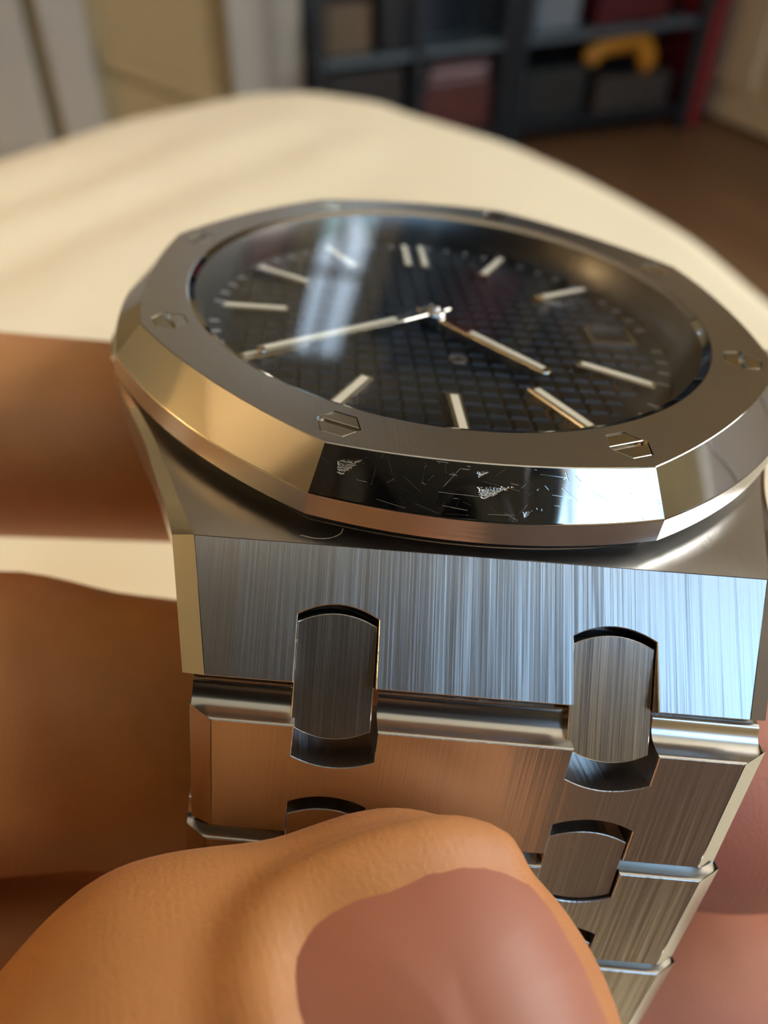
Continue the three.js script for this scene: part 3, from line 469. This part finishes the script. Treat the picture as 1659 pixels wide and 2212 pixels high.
  for (const [ei, e] of ends.entries()) {
    stud(face.m, e, 3.42, 7.95, 0.14, 0, 0.16);
    let p0 = [-9.45, 25.2], p1 = [-15.4, 26.9], ang = Math.atan2(p1[1] - p0[1], -(p1[0] - p0[0]));
    const n = ei ? 6 : 4;
    for (let k = 0; k < n; k++) {
      const pl = addLink(p0, p1, e, k === 0, ei ? 0 : 0.22);
      if (k < n - 1) stud(pl.m, e, 5.1, 8.35, 0.1, ei ? 0 : 0.22);
      const na = ang - (k < 1 ? 0.04 : ei ? 0.1 + 0.03 * k : 0.03), s = [p1[0] - 0.62 * Math.cos(ang), p1[1] + 0.62 * Math.sin(ang) + (k < 1 ? 0.1 : 0)];
      ang = na; p0 = s; p1 = [p0[0] - 6.2 * Math.cos(ang), p0[1] + 6.2 * Math.sin(ang)];
    }
  }
}

// ------------------------------------------------------------------ hand, laid out in millimetres along the picture's axes (right, down, away), then turned into the room
{
  const cp = (u, v, d) => [(u - PX) / FPX * d, (v - PY) / FPX * d, d];
  const sub = (a, b) => [a[0] - b[0], a[1] - b[1], a[2] - b[2]], add = (a, b, k = 1) => [a[0] + b[0] * k, a[1] + b[1] * k, a[2] + b[2] * k], dot = (a, b) => a[0] * b[0] + a[1] * b[1] + a[2] * b[2];
  const unit = (a) => { const l = Math.hypot(...a); return [a[0] / l, a[1] / l, a[2] / l]; }, cross = (a, b) => [a[1] * b[2] - a[2] * b[1], a[2] * b[0] - a[0] * b[2], a[0] * b[1] - a[1] * b[0]];
  const capsule = (x, y, z, b) => {                               // tapered capsule
    const [A, ra, B, rb] = b, ex = B[0] - A[0], ey = B[1] - A[1], ez = B[2] - A[2], px = x - A[0], py = y - A[1], pz = z - A[2], h = clamp((px * ex + py * ey + pz * ez) / (ex * ex + ey * ey + ez * ez), 0, 1);
    return Math.hypot(px - ex * h, py - ey * h, pz - ez * h) - (ra + (rb - ra) * h);
  };
  const smin = (a, b, k) => { const h = Math.max(k - Math.abs(a - b), 0) / k; return Math.min(a, b) - h * h * k * 0.25; };
  const chain = (list) => list.slice(1).map((q, i) => [list[i][0], list[i][1], q[0], q[1]]);
  // thumb: two rods side by side so that it is wider than thick
  const T0 = cp(905, 2228, 28.2), T1 = cp(400, 2435, 26.9), T2 = [-13.5, 35, 29.5], T3 = [-38, 53, 34], T4 = [-66, 56, 43];
  const ta = unit(sub(T0, T1)), td = unit([-T0[0], -T0[1], -T0[2]]), dors = unit(add(td, ta, -dot(td, ta))), lat = cross(ta, dors);
  const thumb = [];
  for (const k of [-1, 1]) thumb.push(...chain([[add(T0, lat, 2.0 * k), 6.0], [add(T1, lat, 2.0 * k), 6.45], [add(T2, lat, 2.1 * k), 7.4], [add(T3, lat, 1.5 * k), 8.6]]));
  thumb.push([T3, 10, T4, 13], [add(T0, ta, 0.85), 5.95, T0, 6.25]);
  const base = (x, y, z) => thumb.reduce((d, b) => smin(d, capsule(x, y, z, b), 3), 1e3);
  const drop = (f, s, t) => { let p = add(add(add(T0, ta, s), lat, t), dors, 14); for (let i = 0; i < 60; i++) { const d = f(...p); p = add(p, dors, -d * 0.9); if (d < 0.01) break; } return p; };
  // the fold of skin round the nail
  const NL0 = -5.3, NL1 = 5.7, NW = 4.5, rim = (a) => { const c = Math.cos(a), s = Math.sin(a); return [(NL0 + NL1) / 2 + (NL1 - NL0) / 2 * Math.sign(c) * Math.pow(Math.abs(c), 0.6) , NW * Math.sign(s) * Math.pow(Math.abs(s), 0.6)]; };
  const folds = []; { let last = null; for (let i = 0; i <= 40; i++) { const a = (50 + i / 40 * 260) * D, [s, t] = rim(a), p = drop(base, s * 1.06, t * 1.12), q = add(p, dors, -0.3); if (last) folds.push([last, 0.95, q, 0.95]); last = q; } }
  const thumbField = (x, y, z) => { let d = base(x, y, z); if (d < 3) { let f = 1e3; for (const b of folds) f = Math.min(f, capsule(x, y, z, b)); d = smin(d, f, 1.6); } return d; };
  // fingers behind the watch, and the palm
  const MI = [-70, 6, 50], MM_ = [-64, 20, 45], MR = [-60, 34, 44], MP = [-54, 47, 44], WR = [-118, 52, 48], FA = [-158, 72, 52];
  const fingers = [
    chain([[cp(430, 965, 60), 8.0], [cp(-250, 925, 60.5), 8.75], [[-46, -3, 58], 9.0], [MI, 10.5]]),
    chain([[cp(1800, 1668, 45.5), 7.2], [cp(1500, 1655, 47), 7.7], [cp(800, 1610, 48.5), 8.1], [cp(0, 1545, 45), 8.3], [[-38, 15, 43], 8.8], [MM_, 10.5]]),
    chain([[cp(1760, 2150, 51.5), 7.4], [cp(1450, 2130, 53.5), 7.9], [cp(900, 2090, 55.2), 8.2], [cp(0, 2050, 51.5), 8.3], [[-36, 31, 45], 8.4], [MR, 10]]),
    chain([[[24, 47, 49], 6.0], [[2, 47, 49], 6.6], [[-26, 47, 47], 7.2], [MP, 9.2]]),
  ];
  const palm = [...[MI, MM_, MR, MP].map((m) => [m, 10.5, WR, 15]), [T4, 13, WR, 15], [MI, 10, MM_, 10.5], [MM_, 10.5, MR, 10.5], [MR, 10.5, MP, 10], [WR, 17, FA, 19], [add(WR, [2, 12, 2]), 15, add(FA, [0, 10, 4]), 18]];
  const restField = (x, y, z) => {
    let p = 1e3; for (const b of palm) p = smin(p, capsule(x, y, z, b), 6);
    let d = p;
    for (const f of fingers) { let k = 1e3; for (const b of f) k = smin(k, capsule(x, y, z, b), 2.5); d = Math.min(d, smin(k, p, 7)); }
    return d;
  };
  function polygonise(field, lo, hi, n) {
    const mc = new MarchingCubes(n, new THREE.MeshBasicMaterial(), false, false, 420000), sz = mc.size, s = [0, 1, 2].map((k) => (hi[k] - lo[k]) / 2), c = [0, 1, 2].map((k) => (hi[k] + lo[k]) / 2), P = (k, i) => c[k] + s[k] * (i - sz / 2) / (sz / 2);
    mc.isolation = 0;
    const Q = 6, far = Math.hypot(s[0], s[1], s[2]) * Q / sz + 4.5; // whole blocks far from the skin take the distance at their middle
    for (let k0 = 0; k0 < sz; k0 += Q) for (let j0 = 0; j0 < sz; j0 += Q) for (let i0 = 0; i0 < sz; i0 += Q) {
      const mid = field(P(0, i0 + Q / 2), P(1, j0 + Q / 2), P(2, k0 + Q / 2)), skip = Math.abs(mid) > far;
      for (let k = k0; k < Math.min(sz, k0 + Q); k++) for (let j = j0; j < Math.min(sz, j0 + Q); j++) for (let i = i0; i < Math.min(sz, i0 + Q); i++) mc.field[k * sz * sz + j * sz + i] = -(skip ? mid : field(P(0, i), P(1, j), P(2, k)));
    }
    mc.update();
    const m = mc.count, pos = new Float32Array(m * 3), nor = new Float32Array(m * 3);
    for (let i = 0; i < m; i++) {
      for (let k = 0; k < 3; k++) pos[i * 3 + k] = mc.positionArray[i * 3 + k] * s[k] + c[k];
      const e = 0.25, x = pos[i * 3], y = pos[i * 3 + 1], z = pos[i * 3 + 2], g = unit([field(x + e, y, z) - field(x - e, y, z), field(x, y + e, z) - field(x, y - e, z), field(x, y, z + e) - field(x, y, z - e)]);
      nor.set(g, i * 3);
    }
    return { pos, nor, m };
  }
  const A = polygonise(thumbField, [-62, 4, 14], [18, 72, 52], 120), B = polygonise(restField, [-172, -22, 20], [50, 96, 84], 150);
  const total = A.m + B.m, pos = new Float32Array(total * 3), nor = new Float32Array(total * 3), uv = new Float32Array(total * 2), col = new Float32Array(total * 3);
  pos.set(A.pos); pos.set(B.pos, A.m * 3); nor.set(A.nor); nor.set(B.nor, A.m * 3);
  const bonesOf = (i) => (i < A.m ? thumb : [...fingers.flat(), ...palm]);
  const allA = bonesOf(0), allB = bonesOf(A.m);
  for (let i = 0; i < total; i += 3) {                            // uv per triangle: along the nearest bone and round it, in centimetres
    const list = i < A.m ? allA : allB; let best = null, bd = 1e9;
    for (const b of list) { const d = capsule(pos[i * 3], pos[i * 3 + 1], pos[i * 3 + 2], b); if (d < bd) { bd = d; best = b; } }
    const ax = unit(sub(best[2], best[0])), ref = unit(cross(ax, [0.1, 0.2, 1])), ref2 = cross(ax, ref);
    let a0 = 0;
    for (let k = 0; k < 3; k++) {
      const p = [pos[(i + k) * 3], pos[(i + k) * 3 + 1], pos[(i + k) * 3 + 2]], r = sub(p, best[0]); let an = Math.atan2(dot(r, ref2), dot(r, ref));
      if (!k) a0 = an; else if (an - a0 > Math.PI) an -= 2 * Math.PI; else if (an - a0 < -Math.PI) an += 2 * Math.PI;
      uv[(i + k) * 2] = an * 0.8; uv[(i + k) * 2 + 1] = dot(r, ax) / 10;
    }
  }
  for (let i = 0; i < total; i++) {
    const x = pos[i * 3], y = pos[i * 3 + 1], z = pos[i * 3 + 2];
    const b = n3(x * 0.16 + 50, y * 0.16 + 50, z * 0.16 + 50, 11), f = n3(x * 0.7 + 90, y * 0.7 + 90, z * 0.7 + 90, 17);
    // blood shows redder at the finger ends and under the nail
    const end = i < A.m ? sstep(11, 3, Math.hypot(...sub([x, y, z], add(T0, ta, 3)))) : sstep(-5, 24, x);
    const red = clamp((i < A.m ? 0.35 : 0.55) * end + 0.5 * (b - 0.5), 0, 1), v = 0.93 + 0.14 * f;
    col[i * 3] = lerp(0.5, 0.49, red) * v; col[i * 3 + 1] = lerp(0.225, i < A.m ? 0.16 : 0.12, red) * v; col[i * 3 + 2] = lerp(0.078, i < A.m ? 0.072 : 0.125, red) * v;
  }
  const toRoom = (p) => { for (let i = 0; i < p.length; i += 3) { const a = p[i], b = p[i + 1], c = p[i + 2]; for (let k = 0; k < 3; k++) p[i + k] = AX.r[k] * a + AX.d[k] * b + AX.f[k] * c; } return p; };
  const place = (p) => { toRoom(p); for (let i = 0; i < p.length; i++) p[i] = p[i] * MM + EYE.getComponent(i % 3); return p; };
  // place() mirrors nothing: right, down, away is a right-handed set
  const g = new THREE.BufferGeometry();
  g.setAttribute('position', new THREE.BufferAttribute(place(pos), 3)); g.setAttribute('normal', new THREE.BufferAttribute(toRoom(nor), 3)); g.setAttribute('uv', new THREE.BufferAttribute(uv, 2)); g.setAttribute('color', new THREE.BufferAttribute(col, 3));
  const skinBump = tex(512, 512, (x, y) => {
    const wob = 6 * vnoise(x / 32, y / 32, 16, 16, 21), ridge = 0.5 + 0.5 * Math.sin((y + wob) / 512 * Math.PI * 2 * 26 + 2 * vnoise(x / 16, y / 64, 32, 8, 22));
    const cell = vnoise(x / 8, y / 5.333, 64, 96, 23), fine = vnoise(x / 3, y / 3, 170, 170, 24), v = 0.3 * ridge * vnoise(x / 64, y / 64, 8, 8, 25) + 0.45 * cell + 0.25 * fine;
    return [v, v, v];
  });
  const skin = std({ vertexColors: true, color: 0xffffff, roughness: 0.52, ior: 1.4, bumpMap: skinBump, bumpScale: 0.00002, sheen: 0.25, sheenColor: new THREE.Color(1, 0.55, 0.35), sheenRoughness: 0.5 });
  const hand = top('hand', 'bare hand pinching the bracelet, thumb in front and fingers behind', 'hand');
  part('skin', g, skin, hand);
  // thumbnail
  const rows = [], NN = 26;
  for (let i = 0; i <= NN; i++) { const row = []; for (let j = 0; j <= NN; j++) { const r = i / NN, [s, t] = rim(j / NN * 2 * Math.PI), mid = (NL0 + NL1) / 2, p = drop(base, mid + (s - mid) * r, t * r); row.push(add(p, dors, 0.4 - 0.22 * Math.pow(r, 6))); } rows.push(row); }
  const flat = new Float32Array(rows.flat().flat()); place(flat);
  const rr = rows.map((row, i) => row.map((_, j) => { const o = (i * (NN + 1) + j) * 3; return [flat[o], flat[o + 1], flat[o + 2]]; }));
  const w = (v) => [0, 1, 2].map((k) => AX.r[k] * v[0] + AX.d[k] * v[1] + AX.f[k] * v[2]), dw = w(dors);
  const ridges = tex(256, 64, (x, y) => { const v = 0.5 * vnoise(x / 4, y / 64, 64, 1, 31) + 0.5 * vnoise(x / 16, y / 32, 16, 2, 32); return [v, v, v]; });
  const nail = std({ color: lin(0.4, 0.155, 0.095), roughness: 0.5, ior: 1.45, bumpMap: ridges, bumpScale: 0.000006 });
  part('thumbnail', faceUp(sheet(rr, (p, i, j) => [i / NN * Math.sin(j / NN * 2 * Math.PI), i / NN * Math.cos(j / NN * 2 * Math.PI)]), () => dw), nail, hand, 'short rounded pink thumbnail');
}

// ------------------------------------------------------------------ the phone that takes the picture: dark in the polished facet that faces it
{
  const ph = top('smartphone', 'dark slab smartphone held just above the watch, camera towards it', 'phone');
  ph.position.copy(EYE); ph.quaternion.copy(camera.quaternion);
  const black = std({ color: lin(0.012, 0.013, 0.016), roughness: 0.25 }), rail = std({ color: lin(0.05, 0.05, 0.055), metalness: 1, roughness: 0.35 }), lens = std({ color: lin(0.004, 0.004, 0.006), roughness: 0.05 });
  const body = new RoundedBoxGeometry(0.0715, 0.147, 0.0078, 4, 0.0036); body.translate(-0.0015, -0.0625, 0.0078 / 2 + 0.0045); part('body', body, black, ph);
  const isl = new RoundedBoxGeometry(0.037, 0.038, 0.0025, 4, 0.001); isl.translate(0.007, -0.0085, 0.0034); part('camera_island', isl, black, ph);
  for (const [x, y] of [[0, 0], [0.0165, 0], [0.0165, -0.017]]) {
    const r = new THREE.TorusGeometry(0.0068, 0.0006, 10, 48); r.translate(x, y, 0.0021); const ring = part('lens_ring', r, rail, ph);
    const l = new THREE.CylinderGeometry(0.0066, 0.0066, 0.0006, 40); l.rotateX(Math.PI / 2); l.translate(x, y, 0.0019); part('lens_glass', l, lens, ring);
  }
}

renderer.render(scene, camera);
